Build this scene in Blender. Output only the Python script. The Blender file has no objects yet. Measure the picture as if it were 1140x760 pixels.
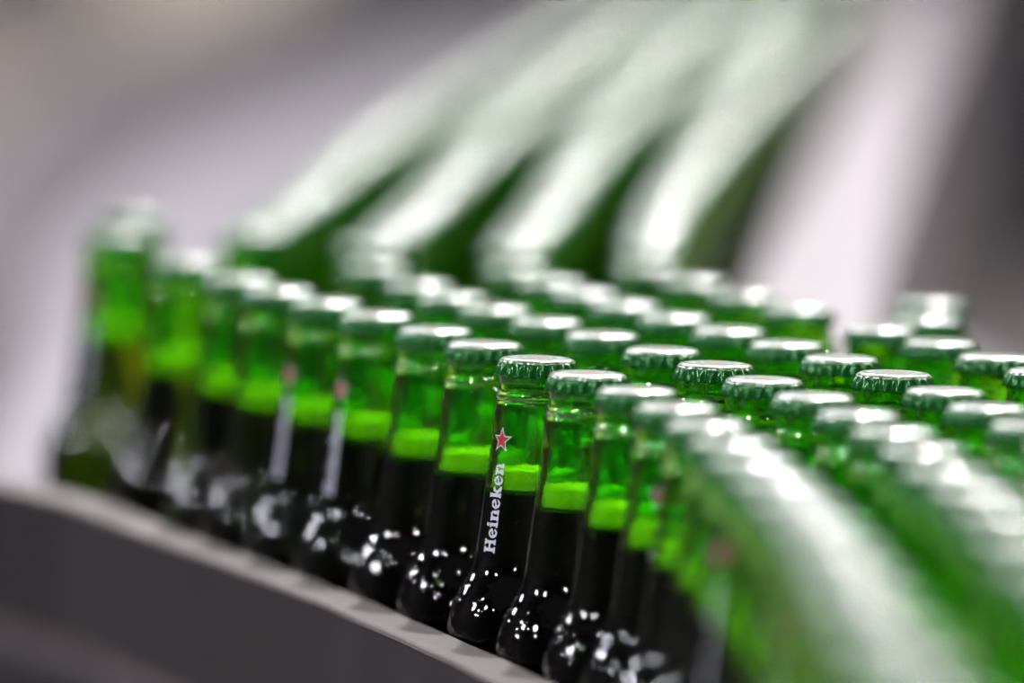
import bpy, bmesh, math, random
from mathutils import Vector, Matrix, Euler

random.seed(7)
C = bpy.context.scene.collection
PI = math.pi
R = math.radians

# ------------------------------------------------------------------ camera
FPX = 8100.0                       # focal length in pixels of the 1140-wide frame
CAM = Vector((0.0, 0.0, 0.444))
PITCH, ROLL = 4.62, 1.7
cam_d = bpy.data.cameras.new('camera')
cam_d.sensor_width = 36.0
cam_d.lens = FPX / 1140.0 * 36.0
cam_d.clip_start = 0.05
cam_d.clip_end = 300
cam = bpy.data.objects.new('camera', cam_d)
C.objects.link(cam)
ROT = (Matrix.Rotation(R(90 - PITCH), 3, 'X') @ Matrix.Rotation(R(ROLL), 3, 'Z'))
cam.matrix_world = Matrix.Translation(CAM) @ ROT.to_4x4()
cam_d.dof.use_dof = True
cam_d.dof.focus_distance = 2.50
cam_d.dof.aperture_fstop = 4.0
cam_d.dof.aperture_blades = 0
bpy.context.scene.camera = cam

BOT_H = 0.236                      # belt to the top of the crown cap
BOT_R = 0.0290


def ground(x, y, h=BOT_H):
    """where the line of sight through a point of the frame meets the level h above the belt"""
    d = ROT @ Vector(((x - 570.0) / FPX, -(y - 4.0 - 380.0) / FPX, -1.0))
    t = (h - CAM.z) / d.z
    p = CAM + d * t
    return Vector((p.x, p.y))


# ------------------------------------------------------------------ node helpers
def mat(name):
    m = bpy.data.materials.new(name)
    m.use_nodes = True
    nt = m.node_tree
    b = nt.nodes['Principled BSDF']
    return m, nt, b


def N(nt, kind, **kw):
    n = nt.nodes.new(kind)
    for k, v in kw.items():
        setattr(n, k, v)
    return n


def math_node(nt, op, a, b=None, c=None):
    n = N(nt, 'ShaderNodeMath', operation=op)
    for i, v in enumerate((a, b, c)):
        if v is None:
            continue
        if isinstance(v, (int, float)):
            n.inputs[i].default_value = v
        else:
            nt.links.new(v, n.inputs[i])
    return n.outputs[0]


def plain(name, col, rough=0.5, metal=0.0, noise=0.0, scale=20.0, bump=0.0, stretch=None, spec=0.5):
    m, nt, b = mat(name)
    b.inputs['Specular IOR Level'].default_value = spec
    b.inputs['Roughness'].default_value = rough
    b.inputs['Metallic'].default_value = metal
    tc = N(nt, 'ShaderNodeTexCoord')
    mp = N(nt, 'ShaderNodeMapping')
    nt.links.new(tc.outputs['Object'], mp.inputs['Vector'])
    if stretch:
        mp.inputs['Scale'].default_value = stretch
    nz = N(nt, 'ShaderNodeTexNoise')
    nz.inputs['Scale'].default_value = scale
    nz.inputs['Detail'].default_value = 5
    nt.links.new(mp.outputs['Vector'], nz.inputs['Vector'])
    rp = N(nt, 'ShaderNodeValToRGB')
    lo = [max(0, c * (1 - noise)) for c in col]
    hi = [min(1, c * (1 + noise)) for c in col]
    rp.color_ramp.elements[0].position = 0.3
    rp.color_ramp.elements[1].position = 0.7
    rp.color_ramp.elements[0].color = (*lo, 1)
    rp.color_ramp.elements[1].color = (*hi, 1)
    nt.links.new(nz.outputs['Fac'], rp.inputs['Fac'])
    nt.links.new(rp.outputs['Color'], b.inputs['Base Color'])
    if bump:
        bp = N(nt, 'ShaderNodeBump')
        bp.inputs['Strength'].default_value = bump
        bp.inputs['Distance'].default_value = 0.001
        nt.links.new(nz.outputs['Fac'], bp.inputs['Height'])
        nt.links.new(bp.outputs['Normal'], b.inputs['Normal'])
    return m


# ------------------------------------------------------------------ materials
def glass_material():
    m, nt, b = mat('green_glass')
    b.inputs['Base Color'].default_value = (0.38, 0.84, 0.035, 1)
    b.inputs['Transmission Weight'].default_value = 1.0
    b.inputs['Roughness'].default_value = 0.0
    b.inputs['IOR'].default_value = 1.5
    tc = N(nt, 'ShaderNodeTexCoord')
    sp = N(nt, 'ShaderNodeSeparateXYZ')
    nt.links.new(tc.outputs['Object'], sp.inputs[0])
    # the pebbled emboss that covers the shoulder only
    mr = N(nt, 'ShaderNodeMapRange')
    mr.inputs['From Min'].default_value = 0.1585
    mr.inputs['From Max'].default_value = 0.1560
    nt.links.new(sp.outputs['Z'], mr.inputs['Value'])
    vo = N(nt, 'ShaderNodeTexVoronoi')
    vo.inputs['Scale'].default_value = 250
    nt.links.new(tc.outputs['Object'], vo.inputs['Vector'])
    hgt = math_node(nt, 'SUBTRACT', 0.45, vo.outputs['Distance'])
    hgt = math_node(nt, 'MAXIMUM', hgt, 0.0)
    hgt = math_node(nt, 'MULTIPLY', math_node(nt, 'MULTIPLY', hgt, 0.42), mr.outputs['Result'])
    nz = N(nt, 'ShaderNodeTexNoise')
    nz.inputs['Scale'].default_value = 120
    nt.links.new(tc.outputs['Object'], nz.inputs['Vector'])
    hgt = math_node(nt, 'MULTIPLY_ADD', nz.outputs['Fac'], 0.10, hgt)
    bp = N(nt, 'ShaderNodeBump')
    bp.inputs['Strength'].default_value = 1.0
    bp.inputs['Distance'].default_value = 0.0011
    nt.links.new(hgt, bp.inputs['Height'])
    nt.links.new(bp.outputs['Normal'], b.inputs['Normal'])
    return m


def beer_material(name, ior):
    m, nt, b = mat(name)
    b.inputs['Base Color'].default_value = (0.46, 0.31, 0.03, 1)
    b.inputs['Transmission Weight'].default_value = 1.0
    b.inputs['Roughness'].default_value = 0.0
    b.inputs['IOR'].default_value = ior
    return m


def cap_material():
    m, nt, b = mat('printed_crown_cap')
    b.inputs['Roughness'].default_value = 0.20
    b.inputs['Metallic'].default_value = 0.5
    tc = N(nt, 'ShaderNodeTexCoord')
    sp = N(nt, 'ShaderNodeSeparateXYZ')
    nt.links.new(tc.outputs['Object'], sp.inputs[0])
    x, y, z = sp.outputs
    r2 = math_node(nt, 'ADD', math_node(nt, 'MULTIPLY', x, x), math_node(nt, 'MULTIPLY', y, y))
    r = math_node(nt, 'SQRT', r2)
    a = math_node(nt, 'ARCTAN2', x, y)
    # five-pointed star: fold the angle into one fifth
    f = math_node(nt, 'PINGPONG', a, PI / 5)
    px = math_node(nt, 'MULTIPLY', r, math_node(nt, 'COSINE', f))
    py = math_node(nt, 'MULTIPLY', r, math_node(nt, 'SINE', f))
    # edge from tip (ro,0) to notch (ri at 36deg)
    ro, ri = 0.0042, 0.0017
    nx, ny = ri * math.cos(PI / 5), ri * math.sin(PI / 5)
    ex, ey = nx - ro, ny
    # inside when cross <= 0
    cr = math_node(nt, 'SUBTRACT', math_node(nt, 'MULTIPLY', math_node(nt, 'SUBTRACT', px, ro), ey),
                   math_node(nt, 'MULTIPLY', py, ex))
    star = math_node(nt, 'LESS_THAN', cr, 0.0)
    top = math_node(nt, 'GREATER_THAN', z, 0.0047)

    def band(lo, hi):
        return math_node(nt, 'MULTIPLY', math_node(nt, 'GREATER_THAN', r, lo), math_node(nt, 'LESS_THAN', r, hi))
    # lettering band: irregular white marks around the ring
    an = math_node(nt, 'MULTIPLY', a, 9.0)
    cv = N(nt, 'ShaderNodeCombineXYZ')
    nt.links.new(an, cv.inputs[0])
    nt.links.new(math_node(nt, 'MULTIPLY', r, 900.0), cv.inputs[1])
    nz = N(nt, 'ShaderNodeTexNoise')
    nz.inputs['Scale'].default_value = 1.6
    nz.inputs['Detail'].default_value = 1
    nt.links.new(cv.outputs[0], nz.inputs['Vector'])
    marks = math_node(nt, 'MULTIPLY', math_node(nt, 'GREATER_THAN', nz.outputs['Fac'], 0.5), band(0.0069, 0.0097))
    white = math_node(nt, 'MAXIMUM', band(0.0112, 0.0136), marks)  # outer ring is print, carried over the rim to paint its highlight
    white = math_node(nt, 'MAXIMUM', white, band(0.0046, 0.0052))
    white = math_node(nt, 'MULTIPLY', white, top)
    nt.links.new(math_node(nt, 'MULTIPLY_ADD', white, 0.12, 0.42), b.inputs['Metallic'])
    mx = N(nt, 'ShaderNodeMix', data_type='RGBA')
    mx.inputs['A'].default_value = (0.004, 0.095, 0.012, 1)
    mx.inputs['B'].default_value = (0.44, 0.44, 0.435, 1)
    nt.links.new(white, mx.inputs['Factor'])
    mx2 = N(nt, 'ShaderNodeMix', data_type='RGBA')
    nt.links.new(mx.outputs['Result'], mx2.inputs['A'])
    mx2.inputs['B'].default_value = (0.4, 0.008, 0.014, 1)
    nt.links.new(math_node(nt, 'MULTIPLY', star, top), mx2.inputs['Factor'])
    nt.links.new(mx2.outputs['Result'], b.inputs['Base Color'])
    return m


M = {}
M['glass'] = glass_material()
M['beer'] = beer_material('pale_lager', 1.333 / 1.5)
M['beer_top'] = beer_material('pale_lager_surface', 1.333)
M['cap'] = cap_material()
M['foam'] = plain('beer_foam', (0.93, 0.92, 0.80), 0.8, noise=0.06, scale=900, bump=0.5)
M['red'] = plain('red_print', (0.33, 0.002, 0.006), 0.6, noise=0.03)
M['ink'] = plain('white_print', (0.46, 0.49, 0.56), 0.4, noise=0.02)
M['rail_top'] = plain('lit_rail_top', (0.095, 0.085, 0.077), 0.85, noise=0.14, scale=260, bump=0.25)  # pale tone paints the light on the rail's top face
M['rail_bar'] = plain('dark_rail_bar', (0.006, 0.005, 0.0053), 0.6, noise=0.16, scale=160, bump=0.2, spec=0.2)  # near-black tone deepens the shade of the rail's front
M['dark_steel'] = plain('dark_painted_steel', (0.045, 0.04, 0.042), 0.5, noise=0.12, scale=30)
M['plate'] = plain('stainless_plate', (0.074, 0.066, 0.079), 0.6, metal=0.0, noise=0.08, scale=9, stretch=(1, 6, 1))
M['belt'] = plain('steel_slat_chain', (0.20, 0.19, 0.195), 0.42, metal=0.7, noise=0.2, scale=14)
M['floor'] = plain('epoxy_floor', (0.37, 0.32, 0.31), 0.5, noise=0.12, scale=0.4)
M['beige'] = plain('beige_enamel', (0.58, 0.54, 0.50), 0.5, noise=0.05, scale=3)
M['plate2'] = plain('brushed_side_plate', (0.125, 0.110, 0.115), 0.7, metal=0.0, noise=0.06, scale=8)
M['grey_dark'] = plain('dull_grey_chain', (0.07, 0.062, 0.07), 0.5, metal=0.3, noise=0.12, scale=6)
M['wall'] = plain('grey_wall', (0.5, 0.47, 0.5), 0.7, noise=0.05, scale=0.5)
M['navy'] = plain('blue_black_enamel', (0.07, 0.07, 0.12), 0.45, noise=0.1, scale=4)
M['black'] = plain('black_enamel', (0.015, 0.015, 0.017), 0.45, noise=0.1, scale=4)


def lit(name, col, s):
    m, nt, b = mat(name)
    b.inputs['Base Color'].default_value = (*col, 1)
    b.inputs['Emission Color'].default_value = (*col, 1)
    b.inputs['Emission Strength'].default_value = s
    return m


# ------------------------------------------------------------------ mesh helpers
def link(name, bm, m, parent=None, smooth=True):
    bmesh.ops.recalc_face_normals(bm, faces=bm.faces)
    me = bpy.data.meshes.new(name)
    bm.to_mesh(me)
    bm.free()
    for mm in (m if isinstance(m, (list, tuple)) else [m]):
        me.materials.append(mm)
    if smooth:
        for p in me.polygons:
            p.use_smooth = True
    o = bpy.data.objects.new(name, me)
    C.objects.link(o)
    if parent is not None:
        o.parent = parent
    return o


def tag(o, label=None, cat=None, group=None, kind=None):
    if label:
        o['label'] = label
    if cat:
        o['category'] = cat
    if group:
        o['group'] = group
    if kind:
        o['kind'] = kind
    return o


def empty(name, loc, rz=0.0):
    o = bpy.data.objects.new(name, None)
    C.objects.link(o)
    o.empty_display_size = 0.02
    o.location = loc
    o.rotation_euler = (0, 0, rz)
    return o


def lathe(bm, prof, seg, cap_first=False, cap_last=False, mi=0):
    rings = []
    for r, z in prof:
        if r < 1e-7:
            rings.append([bm.verts.new((0, 0, z))])
        else:
            rings.append([bm.verts.new((r * math.cos(2 * PI * i / seg), r * math.sin(2 * PI * i / seg), z)) for i in range(seg)])
    for a, b in zip(rings, rings[1:]):
        for i in range(seg):
            j = (i + 1) % seg
            if len(a) == 1:
                f = bm.faces.new((a[0], b[i], b[j]))
            elif len(b) == 1:
                f = bm.faces.new((a[i], a[j], b[0]))
            else:
                f = bm.faces.new((a[i], a[j], b[j], b[i]))
            f.material_index = mi
    return rings


def catmull(pts, n):
    out = []
    P = [pts[0]] + list(pts) + [pts[-1]]
    for i in range(1, len(P) - 2):
        p0, p1, p2, p3 = P[i - 1], P[i], P[i + 1], P[i + 2]
        for k in range(n):
            t = k / n
            out.append(tuple(0.5 * (2 * b + (c - a) * t + (2 * a - 5 * b + 4 * c - d) * t * t + (-a + 3 * b - 3 * c + d) * t ** 3)
                             for a, b, c, d in zip(p0, p1, p2, p3)))
    out.append(tuple(pts[-1]))
    return out


def box(bm, x0, x1, y0, y1, z0, z1):
    v = [bm.verts.new(p) for p in ((x0, y0, z0), (x1, y0, z0), (x1, y1, z0), (x0, y1, z0),
                                   (x0, y0, z1), (x1, y0, z1), (x1, y1, z1), (x0, y1, z1))]
    fs = [bm.faces.new([v[i] for i in f]) for f in ((0, 3, 2, 1), (4, 5, 6, 7), (0, 1, 5, 4), (1, 2, 6, 5), (2, 3, 7, 6), (3, 0, 4, 7))]
    return fs


def bevel(bm, w, seg=2):
    bmesh.ops.bevel(bm, geom=[e for e in bm.edges], offset=w, segments=seg, affect='EDGES', profile=0.5)


# ------------------------------------------------------------------ the bottle
MM = 0.001
# (distance below the crown's top, radius) in mm
OUT = [(0.8, 12.6), (2.0, 13.0), (7.0, 13.0), (9.0, 12.9), (11.5, 13.1), (12.4, 13.6), (13.2, 14.05), (14.2, 13.9), (14.9, 13.75),
       (15.8, 14.2), (17.0, 14.35), (22, 14.6), (30, 15.3), (40, 16.35), (50, 17.45), (60, 18.5), (67, 19.3), (71, 20.0),
       (74, 20.9), (77, 22.3), (80, 24.0), (84, 25.9), (88, 27.4), (92, 28.35), (97, 28.9), (104, 29.0), (150, 29.0), (195, 29.0),
       (226, 29.0), (231, 28.5), (234.5, 27.0), (236.0, 24.5)]
WALL = 2.3
LIQ = 45.5                         # liquid level below the crown's top
FOAM = 6.6


def r_out(d):
    for (d0, r0), (d1, r1) in zip(OUT, OUT[1:]):
        if d0 <= d <= d1:
            return r0 + (r1 - r0) * (d - d0) / (d1 - d0)
    return OUT[0][1]


def inner_r(d):
    return r_out(max(d, 17)) - WALL if d > 16 else 11.6


SEG = 56


def glass_bm():
    bm = bmesh.new()
    prof = []
    dense = catmull([(d, r) for d, r in OUT], 3)
    prof = [(r * MM, BOT_H - d * MM) for d, r in dense]
    prof.append((0.0, 0.004))
    # mouth, then the inner wall down to the beer
    head = [(inner_r(d) * MM, BOT_H - d * MM) for d in (LIQ, 40, 35, 30, 25, 20, 17, 14, 9, 4, 1.4)]
    lathe(bm, head + prof, SEG)
    return bm


def beer_bm():
    bm = bmesh.new()
    # side in contact with the wall
    ds = [LIQ, 50, 55, 60, 67, 71, 74, 77, 80, 84, 88, 92, 97, 110, 160, 210, 226, 229]
    side = [(inner_r(d) * MM, BOT_H - d * MM) for d in ds]
    side[-1] = (side[-1][0] * 0.9, BOT_H - 229.5 * MM)
    lathe(bm, side + [(0.0, BOT_H - 229.5 * MM)], SEG, mi=0)
    lathe(bm, [(0.0, BOT_H - LIQ * MM), (side[0][0], side[0][1])], SEG, mi=1)
    bmesh.ops.remove_doubles(bm, verts=bm.verts, dist=1e-6)
    return bm


def foam_bm():
    bm = bmesh.new()
    rnd = random.Random(3)
    d0, d1 = LIQ - FOAM, LIQ - 0.05
    lathe(bm, [(0.0, BOT_H - (d0 + 1.4) * MM), (7 * MM, BOT_H - (d0 + 1.1) * MM), (inner_r(d0) * MM * 0.96, BOT_H - d0 * MM),
               (inner_r(d0) * MM * 0.992, BOT_H - (d0 + .4) * MM), (inner_r((d0 + d1) / 2) * MM * 0.992, BOT_H - (d0 + d1) / 2 * MM),
               (inner_r(d1) * MM * 0.992, BOT_H - (d1 - .3) * MM), (inner_r(d1) * MM * .98, BOT_H - d1 * MM), (0.0, BOT_H - d1 * MM)], SEG)
    for v in bm.verts:
        if v.co.z > BOT_H - (d0 + 2) * MM:
            v.co.z += rnd.uniform(-0.5, 0.5) * MM
    return bm


def cap_bm():
    bm = bmesh.new()
    T, SUB = 21, 8
    seg = T * SUB
    prof = [(0, 0.0, 0), (4, 0.02, 0), (8, 0.06, 0), (10.4, 0.12, 0)]
    for k in range(1, 7):
        a = k / 6 * PI / 2 * .94
        prof.append((10.4 + 3.0 * math.sin(a), 0.12 + 2.6 * (1 - math.cos(a)), max(0, k - 3) * .08))
    prof += [(13.6, 3.0, .34), (13.85, 3.9, .44), (14.05, 4.8, .52), (14.25, 5.6, .58), (14.3, 6.1, .6), (13.7, 6.1, .6), (13.15, 5.4, .1), (13.05, 3.2, 0)]
    rings = []
    for r, d, amp in prof:
        z = BOT_H - d * MM
        if r == 0:
            rings.append([bm.verts.new((0, 0, z))])
            continue
        ring = []
        for i in range(seg):
            a = 2 * PI * i / seg
            w = math.cos(T * a)
            rr = r + amp * (abs(w) ** 0.7 * (1 if w > 0 else -1))
            zz = z - (0.12 * MM * w if d > 5.5 else 0)
            ring.append(bm.verts.new((rr * MM * math.cos(a), rr * MM * math.sin(a), zz)))
        rings.append(ring)
    for a, b in zip(rings, rings[1:]):
        for i in range(seg):
            j = (i + 1) % seg
            if len(a) == 1:
                bm.faces.new((a[0], b[i], b[j]))
            else:
                bm.faces.new((a[i], a[j], b[j], b[i]))
    for v in bm.verts:
        v.co.z -= BOT_H - 6.2 * MM          # the cap's own origin sits at its rim
    return bm


def wrap(u, d, lift):
    """a point of the neck print: u mm to the right around the neck, d mm below the crown's top"""
    r = r_out(d) + lift
    a = u / r_out(d)
    return (r * MM * math.sin(a), -r * MM * math.cos(a), BOT_H - d * MM)


def raster(bm, inside, u0, u1, d0, d1, step, lift):
    nu, nd = int((u1 - u0) / step), int((d1 - d0) / step)
    cache = {}

    def vert(i, j):
        if (i, j) not in cache:
            cache[i, j] = bm.verts.new(wrap(u0 + i * step, d0 + j * step, lift))
        return cache[i, j]
    for i in range(nu):
        for j in range(nd):
            if inside(u0 + (i + .5) * step, d0 + (j + .5) * step):
                bm.faces.new((vert(i, j), vert(i, j + 1), vert(i + 1, j + 1), vert(i + 1, j)))


def in_star(x, y, R0, r0):
    a = math.atan2(x, y)
    rr = math.hypot(x, y)
    k = PI / 5
    f = abs(((a + k) % (2 * k)) - k)
    px, py = rr * math.cos(f), rr * math.sin(f)
    nx, ny = r0 * math.cos(k), r0 * math.sin(k)
    return (px - R0) * (ny) - py * (nx - R0) < 0


STAR_D = 28.2


def star_bm():
    bm = bmesh.new()
    raster(bm, lambda u, d: in_star(u, STAR_D - d, 3.75, 1.55), -5, 5, STAR_D - 5, STAR_D + 5, 0.16, 0.10)
    return bm


def star_rim_bm():
    bm = bmesh.new()
    raster(bm, lambda u, d: in_star(u, STAR_D - d, 4.7, 1.95) and not in_star(u, STAR_D - d, 3.6, 1.5), -5, 5, STAR_D - 5, STAR_D + 5, 0.16, 0.07)
    return bm


# slab-serif letters as tests in letter space: x to the right from the letter's left edge, y up from the base line; capitals are 1 high
def rect(x, y, x0, x1, y0, y1):
    return x0 <= x <= x1 and y0 <= y <= y1


def L_H(x, y):
    return (rect(x, y, .10, .34, 0, 1) or rect(x, y, .66, .90, 0, 1) or rect(x, y, .2, .8, .42, .60) or
            any(rect(x, y, c - .22, c + .22, b, b + .14) for c in (.22, .78) for b in (0, .86)))


def L_e(x, y):
    cx, cy = .36, .35
    # the bowl leans back a little
    t = R(18)
    dx, dy = x - cx, y - cy
    X, Y = dx * math.cos(t) - dy * math.sin(t), dx * math.sin(t) + dy * math.cos(t)
    X, Y = dx * math.cos(t) + dy * math.sin(t), -dx * math.sin(t) + dy * math.cos(t)
    o = (X / .36) ** 2 + (Y / .36) ** 2
    i = (X / .17) ** 2 + (Y / .23) ** 2
    if o > 1:
        return False
    if i > 1:
        return not (X > .05 and -.20 < Y < -.06)
    return -.06 < Y < .07


def L_i(x, y):
    return (rect(x, y, .08, .31, 0, .68) or rect(x, y, 0, .40, 0, .13) or rect(x, y, 0, .25, .55, .68) or
            (x - .19) ** 2 + (y - .88) ** 2 < .13 ** 2)


def L_n(x, y):
    if rect(x, y, .08, .31, 0, .68) or rect(x, y, 0, .39, 0, .13) or rect(x, y, 0, .25, .55, .68):
        return True
    if rect(x, y, .53, .76, 0, .44) or rect(x, y, .46, .84, 0, .13):
        return True
    dx, dy = x - .50, y - .42
    return dy >= 0 and (dx / .26) ** 2 + (dy / .28) ** 2 <= 1 and ((dx + .02) / .12) ** 2 + (dy / .13) ** 2 > 1


def L_k(x, y):
    if rect(x, y, .08, .31, 0, 1) or rect(x, y, 0, .39, 0, .13) or rect(x, y, 0, .25, .87, 1):
        return True
    if rect(x, y, .44, .80, .56, .68) or rect(x, y, .50, .86, 0, .13):
        return True
    up = abs((y - .30) - (x - .31) * 1.0) < .12 and .30 < y < .66
    dn = abs((y - .40) + (x - .38) * 1.0) < .15 and 0 <= y < .44 and x > .3
    return up or dn


WORD = [(L_H, 1.0), (L_e, .72), (L_i, .40), (L_n, .84), (L_e, .72), (L_k, .86), (L_e, .72), (L_n, .84)]


def letter_bm():
    bm = bmesh.new()
    gap = .07
    total = sum(w for _, w in WORD) + gap * (len(WORD) - 1)
    d_bottom, d_top = 67.0, 36.2
    sc = (d_bottom - d_top) / total
    capu = 5.7                                     # letter height round the neck

    def inside(u, d):
        s = (d_bottom - d) / sc
        y = (2.6 - u) / capu                       # tops of the letters point left
        if y < -.02 or y > 1.02 or s < 0:
            return False
        x = s
        for f, w in WORD:
            if x <= w:
                return f(x, y)
            x -= w + gap
            if x < 0:
                return False
        return False
    raster(bm, inside, -3.3, 2.9, d_top - .5, d_bottom + .5, 0.15, 0.08)
    return bm


def make_bottle():
    root = empty('beer_bottle', (0, 0, 0))
    link('glass', glass_bm(), M['glass'], root)
    link('beer', beer_bm(), [M['beer'], M['beer_top']], root)
    link('foam', foam_bm(), M['foam'], root)
    c = link('crown_cap', cap_bm(), M['cap'], root)
    c.location = (0, 0, BOT_H - 6.2 * MM)
    s = link('star', star_bm(), M['red'], root)
    link('star_outline', star_rim_bm(), M['ink'], s)
    l = link('lettering', letter_bm(), M['ink'], root)
    return root


def set_label(o, t):
    o['label'] = t


proto = make_bottle()
tag(proto, 'green beer bottle', 'beer bottle')
PARTS = list(proto.children)
SUBS = {p.name: list(p.children) for p in PARTS}
KEEP_FAR = ('glass', 'beer', 'crown_cap')
used_proto = [False]


def bottle(p, rz, label, group, full=True):
    if not used_proto[0] and full:
        used_proto[0] = True
        r = proto
        for ch in PARTS:
            if ch.name == 'star':
                ch['label'] = 'red five-pointed star with white outline'
            if ch.name == 'lettering':
                ch['label'] = 'white upright word printed along the neck'
    else:
        r = proto.copy()
        C.objects.link(r)
        for ch in PARTS:
            if not full and ch.name not in KEEP_FAR:
                continue
            c = ch.copy()
            C.objects.link(c)
            c.parent = r
            for g in SUBS[ch.name]:
                d = g.copy()
                C.objects.link(d)
                d.parent = c
    r.location = (p.x, p.y, 0)
    r.rotation_euler = (0, 0, rz)
    r['label'] = label
    r['category'] = 'beer bottle'
    r['group'] = group
    return r


# ------------------------------------------------------------------ where the bottles stand (crown centres sighted on the level of the crowns)
ROW1 = [(150, 242), (131, 262), (208, 291), (268, 314), (320, 330), (370, 339), (430, 352), (484, 370), (543, 384), (599, 401), (651, 418),
        (703, 433), (750, 444), (790, 466), (808, 484), (835, 509), (862, 531), (888, 556), (915, 585), (930, 606), (945, 632), (962, 663),
        (983, 705), (1010, 748), (1042, 795), (1078, 845)]
ROW2 = [(420, 298), (452, 318), (504, 335), (557, 347), (614, 361), (675, 374), (738, 391), (797, 406), (852, 423), (905, 441), (944, 461),
        (985, 480), (1018, 500), (1052, 524), (1085, 546), (1115, 570), (1145, 600), (1172, 632), (1200, 668)]
ROW3 = [(575, 300), (612, 319), (672, 332), (701, 346), (767, 357), (825, 374), (888, 385), (942, 400), (996, 418), (1056, 436), (1108, 453),
        (1140, 472), (1185, 495), (1215, 520)]
ROW4 = [(720, 298), (765, 314), (828, 330), (884, 345), (990, 369), (1052, 383), (1110, 398), (1166, 411), (1215, 432)]
ROW5 = [(1037, 338), (1031, 357)]
LANES = [[(293, 260), (345, 225), (383, 190), (450, 135), (545, 85), (680, 25), (800, -40)],
         [(405, 276), (433, 255), (480, 220), (535, 165), (615, 108), (735, 30), (840, -40)],
         [(570, 280), (590, 250), (608, 222), (655, 160), (715, 103), (812, 20), (890, -45)],
         [(722, 280), (733, 250), (747, 222), (790, 160), (838, 100), (905, 15), (955, -45)]]

pts, info = [], []
MIN = 2 * BOT_R + 0.0004


def add(p, **kw):
    pts.append(Vector(p))
    info.append(kw)


def smooth_path(P, n=3):
    P = [Vector(p) for p in P]
    for _ in range(n):
        P = [P[0]] + [(P[i - 1] + P[i] * 2 + P[i + 1]) / 4 for i in range(1, len(P) - 1)] + [P[-1]]
    return P


def settle(px, anchor):
    """the bottles of one row stand on one smooth line and no two closer than they can be pushed"""
    P = smooth_path([ground(*p) for p in px], 3)
    path = [Vector(p) for p in catmull([tuple(p) for p in P], 16)]
    acc = [0.0]
    for a, b in zip(path, path[1:]):
        acc.append(acc[-1] + (b - a).length)
    raw = [ground(*p) for p in px]
    s_ = [acc[min(range(len(path)), key=lambda i: (path[i] - q).length)] for q in raw]
    for i in range(anchor + 1, len(s_)):
        s_[i] = max(s_[i], s_[i - 1] + MIN)
    for i in range(anchor - 1, -1, -1):
        s_[i] = min(s_[i], s_[i + 1] - MIN)
    out = []
    for v in s_:
        if v <= 0:
            out.append(path[0] + (path[0] - path[6]).normalized() * -v)
        elif v >= acc[-1]:
            out.append(path[-1] + (path[-1] - path[-7]).normalized() * (v - acc[-1]))
        else:
            i = next(k for k in range(1, len(acc)) if acc[k] >= v)
            t = (v - acc[i - 1]) / (acc[i] - acc[i - 1])
            out.append(path[i - 1].lerp(path[i], t))
    return out


for k, (row, anchor) in enumerate(((ROW1, 9), (ROW2, 6), (ROW3, 7), (ROW4, 5), (ROW5, 1))):
    spots = [ground(*q) for q in row]
    if k == 0:                         # the first two stand apart from the row
        spots[2:] = settle(row[2:], anchor - 2)
    elif k < 4:
        spots = settle(row, anchor)
    for i, p in enumerate(spots):
        add(p, row=k, i=i, n=len(row), pin=0.06 if k == 0 else .5)
STEP = MIN + 0.002
for k, px in enumerate(LANES):
    path = catmull([tuple(ground(*p)) for p in px], 24)
    acc, nxt, i = 0.0, 0.0 if k == 0 else 0.02, 0
    for a, b in zip(path, path[1:]):
        a, b = Vector(a), Vector(b)
        seg = (b - a).length
        while nxt <= acc + seg:
            add(a + (b - a) * ((nxt - acc) / seg), row=10 + k, i=i, n=0, pin=1)
            i += 1
            nxt += STEP
        acc += seg
print('bottles', len(pts))
orig = [p.copy() for p in pts]
for it in range(600):
    moved = 0
    for a in range(len(pts)):
        for b in range(a + 1, len(pts)):
            d = pts[b] - pts[a]
            if abs(d.x) > MIN or abs(d.y) > MIN:
                continue
            L = d.length
            if L < MIN - 1e-6:
                wa, wb = info[a]['pin'], info[b]['pin']
                push = (MIN - L) * (d / L if L > 1e-9 else Vector((1, 0)))
                pts[a] -= push * (wa / (wa + wb))
                pts[b] += push * (wb / (wa + wb))
                moved += 1
    if not moved:
        break
print('relax', it, moved, max((p - q).length for p, q in zip(pts, orig)))

ORD = ['first', 'second', 'third', 'fourth', 'fifth', 'sixth', 'seventh', 'eighth', 'ninth', 'tenth', 'eleventh', 'twelfth', 'thirteenth',
       'fourteenth', 'fifteenth', 'sixteenth', 'seventeenth', 'eighteenth', 'nineteenth', 'twentieth', 'twenty-first', 'twenty-second',
       'twenty-third', 'twenty-fourth', 'twenty-fifth']
TURN1 = {1: -43, 0: 150, 2: 170, 3: 120, 4: 200, 5: -60, 6: -56, 7: 165, 8: 140, 9: -49, 10: 175, 11: 130, 12: -17, 13: 150, 14: 110, 15: -37, 16: 160,
         17: 100, 18: -43}
ROWNAME = {1: 'second row from the guide rail', 2: 'third row from the guide rail', 3: 'fourth row from the guide rail'}
LANENAME = ['leftmost', 'second', 'third', 'rightmost']
FOCUS = 9


def row1_label(i):
    if i == 0:
        return 'blurred green bottle standing just behind the isolated leftmost bottle'
    if i == 1:
        return 'isolated leftmost green beer bottle at the far end of the guide rail'
    if i == FOCUS:
        return 'sharply focused green beer bottle with clear red star and white word on neck'
    if i == 6:
        return 'slightly blurred green bottle with pink-red star, third left of the sharply focused one'
    if i == 5:
        return 'blurred green bottle with dim red star, fourth left of the sharply focused one'
    if i < FOCUS:
        n = FOCUS - i
        return ('green rail-side bottle, %s left of the sharply focused bottle with the red star' % ORD[n - 1])
    n = i - FOCUS
    return ('green rail-side bottle, %s right of the sharply focused bottle with the red star' % ORD[n - 1])


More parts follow.
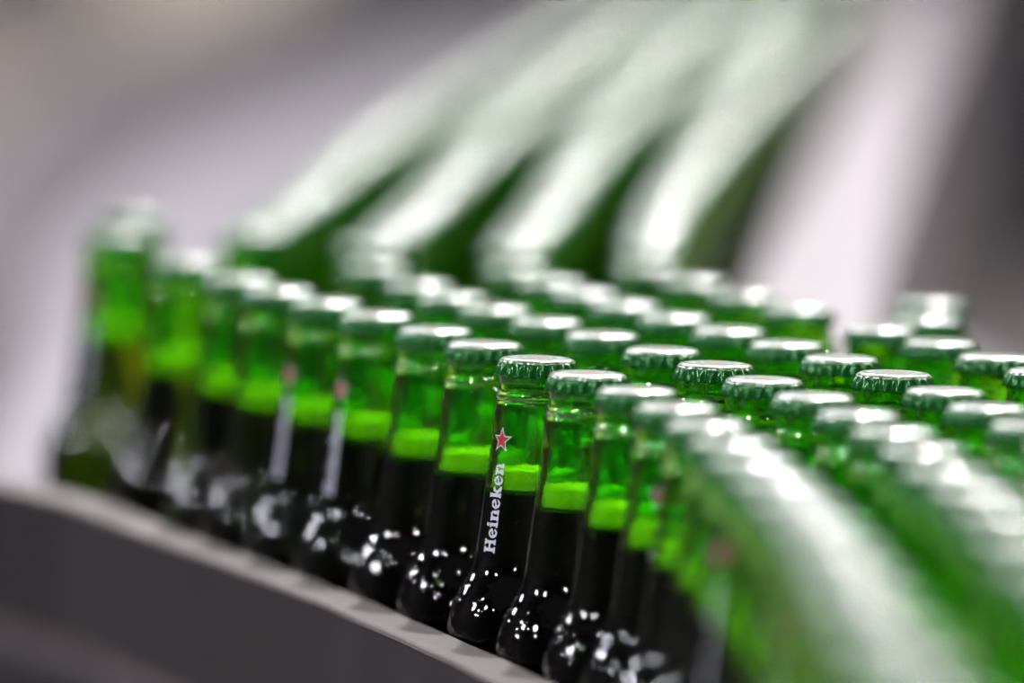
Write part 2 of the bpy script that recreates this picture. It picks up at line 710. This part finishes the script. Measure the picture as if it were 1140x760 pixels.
def row_label(k, i, n, lo):
    j = i
    return 'green capped bottle in the %s, %s from its far left end' % (ROWNAME[k].replace('the guide', 'guide'), ORD[j])


near = set(sorted(range(len(pts)), key=lambda i: pts[i].y)[:300])
for q, (p, f) in enumerate(zip(pts, info)):
    if q not in near:
        continue
    k, i = f['row'], f['i']
    if k == 0:
        bottle(p, R(TURN1.get(i, random.uniform(90, 270))), row1_label(i), 'bottles in the row along the guide rail')
    elif k in (1, 2, 3):
        bottle(p, random.uniform(0, 6.28), row_label(k, i, f['n'], 0), 'bottles in the %s' % ROWNAME[k])
    elif k == 4:
        bottle(p, random.uniform(0, 6.28), ['upper of the two stray green bottles at the right edge of the crowd',
                                            'lower of the two stray green bottles at the right edge of the crowd'][i], 'stray bottles at the right')
    else:
        nm = LANENAME[k - 10]
        if i < 6:
            lab = 'blurred green bottle in the %s receding lane, %s from its near end' % (nm, ORD[i])
        else:
            lab = 'heavily blurred green bottle far back in the %s receding lane' % nm
        bottle(p, random.uniform(0, 6.28), lab, 'bottles far back in the %s receding lane' % nm, full=False)


# the furthest bottles, melted together by the blur
def joined(items):
    bm = bmesh.new()
    src = [(ch.data, ch.matrix_local) for ch in PARTS if ch.name in KEEP_FAR]
    mats, base = [], {}
    for me, _ in src:
        for mm in me.materials:
            if mm not in mats:
                mats.append(mm)
    for p in items:
        for me, ml in src:
            n0 = len(bm.faces)
            v0 = len(bm.verts)
            bm.from_mesh(me)
            bm.verts.ensure_lookup_table()
            bm.faces.ensure_lookup_table()
            T = Matrix.Translation((p.x, p.y, 0)) @ ml
            for v in bm.verts[v0:]:
                v.co = T @ v.co
            for fc in bm.faces[n0:]:
                fc.material_index = mats.index(me.materials[fc.material_index])
                fc.smooth = True
    o = link('distant_bottles', bm, mats)
    tag(o, 'indistinct mass of the most distant green bottles at the top of the receding lanes', 'bottles', kind='stuff')
    return o


rest = [pts[q] for q in range(len(pts)) if q not in near]
print('rest', len(rest))
if rest:
    joined(rest)

# ------------------------------------------------------------------ guide rail along the first row
row1_pts = [p for p, f in zip(pts, info) if f['row'] == 0]
RT = 0.140                          # height of the rail's top
EDGE = [(-170, 490), (-80, 511), (0, 532), (105, 558), (158, 574), (300, 625), (387, 655), (492, 694), (547, 717), (610, 748), (665, 780), (720, 818),
        (765, 870), (800, 930), (828, 1010), (862, 1150), (915, 1340), (985, 1540)]
line = [Vector(p) for p in catmull([tuple(ground(x, y, RT)) for x, y in EDGE], 10)]
line = smooth_path(line, 10)

def offset_line(P, off):
    out = []
    for i in range(len(P)):
        t = (P[min(i + 1, len(P) - 1)] - P[max(i - 1, 0)]).normalized()
        n = Vector((t.y, -t.x))                    # right of the walk: the walk comes towards the camera, so this is -X
        out.append(P[i] + n * off)
    return out


# where a bottle would touch the rail, the rail gives way
def normals(P):
    out = []
    for i in range(len(P)):
        t = (P[min(i + 1, len(P) - 1)] - P[max(i - 1, 0)]).normalized()
        out.append(Vector((t.y, -t.x)))
    return out


for it in range(60):
    nn = normals(line)
    need = [0.0] * len(line)
    for q in row1_pts:
        for i, p in enumerate(line):
            d = (p - q).dot(nn[i])
            if abs((p - q).length) < 0.08:
                gap = BOT_R + 0.0004 - (p - q).length
                if d < 0:
                    gap = BOT_R + 0.0004 + (p - q).length if (p - q).length < 0.05 else gap
                need[i] = max(need[i], gap)
    if max(need) <= 0:
        break
    spread = [max(need[max(0, i - 8):i + 9]) for i in range(len(need))]
    for _ in range(6):
        spread = [(spread[max(0, i - 1)] + 2 * spread[i] + spread[min(len(spread) - 1, i + 1)]) / 4 for i in range(len(spread))]
    line = [p + n * (g * .6) for p, n, g in zip(line, nn, spread)]
print('rail', it, max(need))
for q in row1_pts:
    print('  gap', round(min((p - q).length for p in line) * 1000 - 29, 1))


def sweep(name, P, prof, m, parent=None, mi=None):
    """prof: (offset from the path, height) corners of the section"""
    bm = bmesh.new()
    cols = [offset_line(P, o) for o, z in prof]
    rows = [[bm.verts.new((cols[j][i].x, cols[j][i].y, prof[j][1])) for j in range(len(prof))] for i in range(len(P))]
    for a, b in zip(rows, rows[1:]):
        for j in range(len(prof)):
            k = (j + 1) % len(prof)
            f = bm.faces.new((a[j], a[k], b[k], b[j]))
            if mi:
                f.material_index = mi[j]
    bm.faces.new(rows[0])
    bm.faces.new(rows[-1][::-1])
    return link(name, bm, m, parent, smooth=False)


a0 = 0.0006
rail = empty('guide_rail', (line[30].x, line[30].y, 0))
tag(rail, 'curved dark guide rail with pale grey top edge in front of the first bottle row', 'guide rail')
inv = rail.matrix_world.inverted()
RW = 0.019
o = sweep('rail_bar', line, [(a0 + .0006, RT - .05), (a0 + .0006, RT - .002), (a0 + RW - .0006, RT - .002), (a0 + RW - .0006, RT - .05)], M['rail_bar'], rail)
o4 = sweep('lit_top_strip', line, [(a0, RT - .0019), (a0, RT - .0006), (a0 + .0006, RT), (a0 + RW - .0006, RT), (a0 + RW, RT - .0006), (a0 + RW, RT - .0019)],
           M['rail_top'], rail)  # thin layer added on the bar to hold the painted lit tone
o2 = sweep('mounting_strip', line, [(a0 + .004, RT - .075), (a0 + .004, RT - .0502), (a0 + .010, RT - .0502), (a0 + .010, RT - .075)], M['dark_steel'], rail)
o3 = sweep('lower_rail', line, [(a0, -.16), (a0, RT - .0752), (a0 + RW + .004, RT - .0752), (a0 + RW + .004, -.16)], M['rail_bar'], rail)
for q in (o, o2, o3, o4):
    q.location = -Vector((line[30].x, line[30].y, 0))


# ------------------------------------------------------------------ conveyor under the bottles
def strip(name, L1, L2, z0, z1, m, parent=None):
    bm = bmesh.new()
    rows = []
    for a, b in zip(L1, L2):
        rows.append([bm.verts.new((a.x, a.y, z0)), bm.verts.new((a.x, a.y, z1)), bm.verts.new((b.x, b.y, z1)), bm.verts.new((b.x, b.y, z0))])
    for a, b in zip(rows, rows[1:]):
        for j in range(4):
            k = (j + 1) % 4
            bm.faces.new((a[j], a[k], b[k], b[j]))
    bm.faces.new(rows[0])
    bm.faces.new(rows[-1][::-1])
    return link(name, bm, m, parent, smooth=False)


def px_line(px, h):
    return [Vector(p) for p in catmull([tuple(ground(x, y, h)) for x, y in px], 6)]


def skew_band(name, left, right, h, thick, m, parent=None):
    """a level plate between two sighted edges"""
    n = min(len(left), len(right))
    return strip(name, left[:n], right[:n], h - thick, h, m, parent)


# steel slat belt under the whole crowd, then under the lanes
near_edge = offset_line(line, -0.001)[::-1][::6]
bedL = near_edge + px_line([(-40, 372), (60, 285), (200, 165), (420, 70), (640, -5), (800, -70)], 0.0)[6:]
bedR = [Vector((0.62 - .04 * max(0, p.y - 2.2), p.y)) for p in near_edge] + px_line([(800, 372), (840, 285), (905, 165), (955, 70), (1000, -5), (1040, -70)], 0.0)[6:]
belt = skew_band('conveyor_belt', bedL, bedR, -0.0005, 0.006, M['plate'])
tag(belt, 'pale steel conveyor deck carrying all the green bottles', 'conveyor')
for xx, yy in ((.12, 1.7), (.5, 1.7), (-.2, 7.5), (.2, 7.5)):
    bm = bmesh.new()
    box(bm, xx, xx + .08, yy, yy + .08, -0.95, -0.0065)
    link('support_leg', bm, M['dark_steel'], belt, smooth=False)

lane4 = smooth_path([p for p, f in zip(pts, info) if f['row'] == 13], 6)
lane4 = [lane4[0] + (lane4[0] - lane4[1]) * k for k in range(0)] + lane4[3:]
lane4 += [lane4[-1] + (lane4[-1] - lane4[-2]) * k for k in range(1, 40)]
nr = [-n for n in normals(lane4)]
if nr[0].x < 0:
    nr = [-n for n in nr]
pl = skew_band('side_guide', [p + n * 0.034 for p, n in zip(lane4, nr)], [p + n * 0.100 for p, n in zip(lane4, nr)], 0.178, 0.177, M['plate2'])
tag(pl, 'broad pale pinkish steel guide running back along the right of the lanes', 'guide rail')
dk = skew_band('side_conveyor', px_line([(-160, 300), (-60, 190), (100, 90), (260, 20), (400, -50)], -0.15),
               px_line([(-60, 400), (20, 310), (190, 165), (400, 75), (600, 5)], -0.15), -0.15, 0.1, M['grey_dark'])
for k in (6, 18):
    pa = px_line([(-160, 300), (-60, 190), (100, 90), (260, 20), (400, -50)], -0.15)[k]
    pb = px_line([(-60, 400), (20, 310), (190, 165), (400, 75), (600, 5)], -0.15)[k]
    mid = (pa + pb) / 2
    bm = bmesh.new()
    box(bm, mid.x - .04, mid.x + .04, mid.y - .04, mid.y + .04, -0.95, -0.249)
    link('support_leg', bm, M['dark_steel'], dk, smooth=False)
tag(dk, 'dim grey side conveyor beyond the pale deck at upper left', 'conveyor')

# ------------------------------------------------------------------ room
def slab(name, x0, x1, y0, y1, z0, z1, m):
    bm = bmesh.new()
    box(bm, x0, x1, y0, y1, z0, z1)
    o = link(name, bm, m, None, smooth=False)
    o['kind'] = 'structure'
    return o


slab('floor', -12.3, 12.3, -7, 48.3, -1.05, -0.95, M['floor'])
slab('wall_back', -12.3, 12.3, 48, 48.3, -0.95, 9, M['wall'])
slab('wall_front', -12, 12, -7, -6.7, -0.95, 9, M['dark_steel'])
slab('wall_left', -12.3, -12, -7, 48, -0.95, 9, M['grey_dark'])
slab('wall_right', 12, 12.3, -7, 48, -0.95, 9, M['grey_dark'])


def machine(name, x0, x1, y0, y1, z1, m, m2, label, cat):
    bm = bmesh.new()
    box(bm, x0, x1, y0, y1, -0.85, z1)
    bevel(bm, 0.02)
    o = link(name, bm, m, smooth=False)
    tag(o, label, cat)
    for xx in (x0 + .03, x1 - .11):
        for yy in (y0 + .03, y1 - .11):
            bm = bmesh.new()
            box(bm, xx, xx + .08, yy, yy + .08, -0.95, -0.845)
            link('foot', bm, M['black'], o, smooth=False)
    bm = bmesh.new()
    box(bm, x0 + .06, x1 - .06, y0 - .012, y0 + .001, -0.75, z1 - .08)
    bevel(bm, 0.004)
    link('front_panel', bm, m2, o, smooth=False)
    return o


machine('switch_cabinet', -1.75, -0.85, 31.0, 31.8, 0.9, M['beige'], M['beige'], 'blurred beige cabinet standing far back at upper left', 'cabinet')
machine('dark_machine', -0.62, 0.35, 36.0, 37.0, 0.6, M['black'], M['black'], 'blurred dark machine standing far back at top centre', 'machine')
machine('pump_unit', 1.37, 2.2, 22.0, 23.0, -0.45, M['navy'], M['navy'], 'blurred blue-black machine at the right edge behind the pale side guide', 'machine')
machine('control_box', 2.14, 3.4, 34.0, 35.0, 0.9, M['black'], M['black'], 'blurred black machine in the top right corner', 'machine')
M['pane_glow'] = lit('added_pane_glow', (1.0, 0.97, 0.99), 0.85)  # unseen glowing panes, added so the cap tops reflect white
for k in range(3):
    w = slab('glow_pane_%d' % (k + 1), -11.5 + 8 * k, -4.5 + 8 * k, 47.9, 48.0, 1.0, 7.5, M['pane_glow'])


# ------------------------------------------------------------------ light
w = bpy.data.worlds.new('hall_light')
bpy.context.scene.world = w
w.use_nodes = True
bg = w.node_tree.nodes['Background']
bg.inputs['Color'].default_value = (0.93, 0.87, 0.95, 1)
bg.inputs['Strength'].default_value = 0.10


def lamp(loc, size, power, col=(1, .97, .98), target=(0.1, 3.0, 0.1)):
    l = bpy.data.lights.new('unseen_lamp', 'AREA')
    l.shape = 'DISK'
    l.size = size
    l.energy = power
    l.color = col
    o = bpy.data.objects.new('unseen_lamp', l)
    C.objects.link(o)
    o.location = loc
    d = Vector(target) - Vector(loc)
    o.rotation_euler = d.to_track_quat('-Z', 'Y').to_euler()
    return o


def fill_panel(loc, sx, sy, power, col, target):
    o = lamp(loc, 1.0, power, col, target)
    o.name = o.data.name = 'fill_panel'
    o.data.shape = 'RECTANGLE'
    o.data.size = sx
    o.data.size_y = sy
    return o


fill_panel((0.6, 14.0, 8.0), 9.0, 5.0, 1300, (1, .96, 1), (0.2, 4.0, 0.0))  # unseen broad panel, added to light caps and deck from behind
lamp((0.75, 6.2, 6.0), 0.26, 620)
lamp((1.5, 10.5, 6.0), 0.30, 520, target=(0.1, 6.0, 0.1))  # added to whiten the caps in the far lanes
lamp((-1.6, 26.0, 4.5), 0.5, 500, (1, .96, .9), (-1.3, 31.0, 0.2))  # added out of view to brighten the beige cabinet's front
lamp((4.6, 3.6, 3.2), 0.35, 160)
lamp((-3.4, 4.2, 4.2), 0.30, 110, (.9, .85, 1))
for x, y, z in ((-3.4, -3.0, 2.9), (-1.0, -3.4, 4.8), (0.8, -0.6, 5.4), (-2.4, 1.0, 4.6), (3.0, -1.2, 4.2)):
    lamp((x, y, z), 0.28, 85, (.95, .9, 1))
for x, y, z in ((-5.0, 3.2, 2.2), (-4.6, 5.6, 4.0), (-6.0, 1.0, 3.4), (-3.4, 7.5, 3.0), (-6.0, 9.0, 2.4)):
    lamp((x, y, z), 0.38, 55, (.92, .87, 1))

sc = bpy.context.scene
sc.view_settings.view_transform = 'Standard'
sc.view_settings.look = 'None'
sc.view_settings.gamma = 1
sc.view_settings.exposure = 0.0
sc.view_settings.use_curve_mapping = False
sc.cycles.use_denoising = True
sc.cycles.denoising_input_passes = 'RGB'
sc.cycles.use_adaptive_sampling = False
sc.cycles.max_bounces = 24
sc.cycles.transmission_bounces = 24
sc.cycles.glossy_bounces = 6
sc.cycles.diffuse_bounces = 3
sc.cycles.sample_clamp_indirect = 10
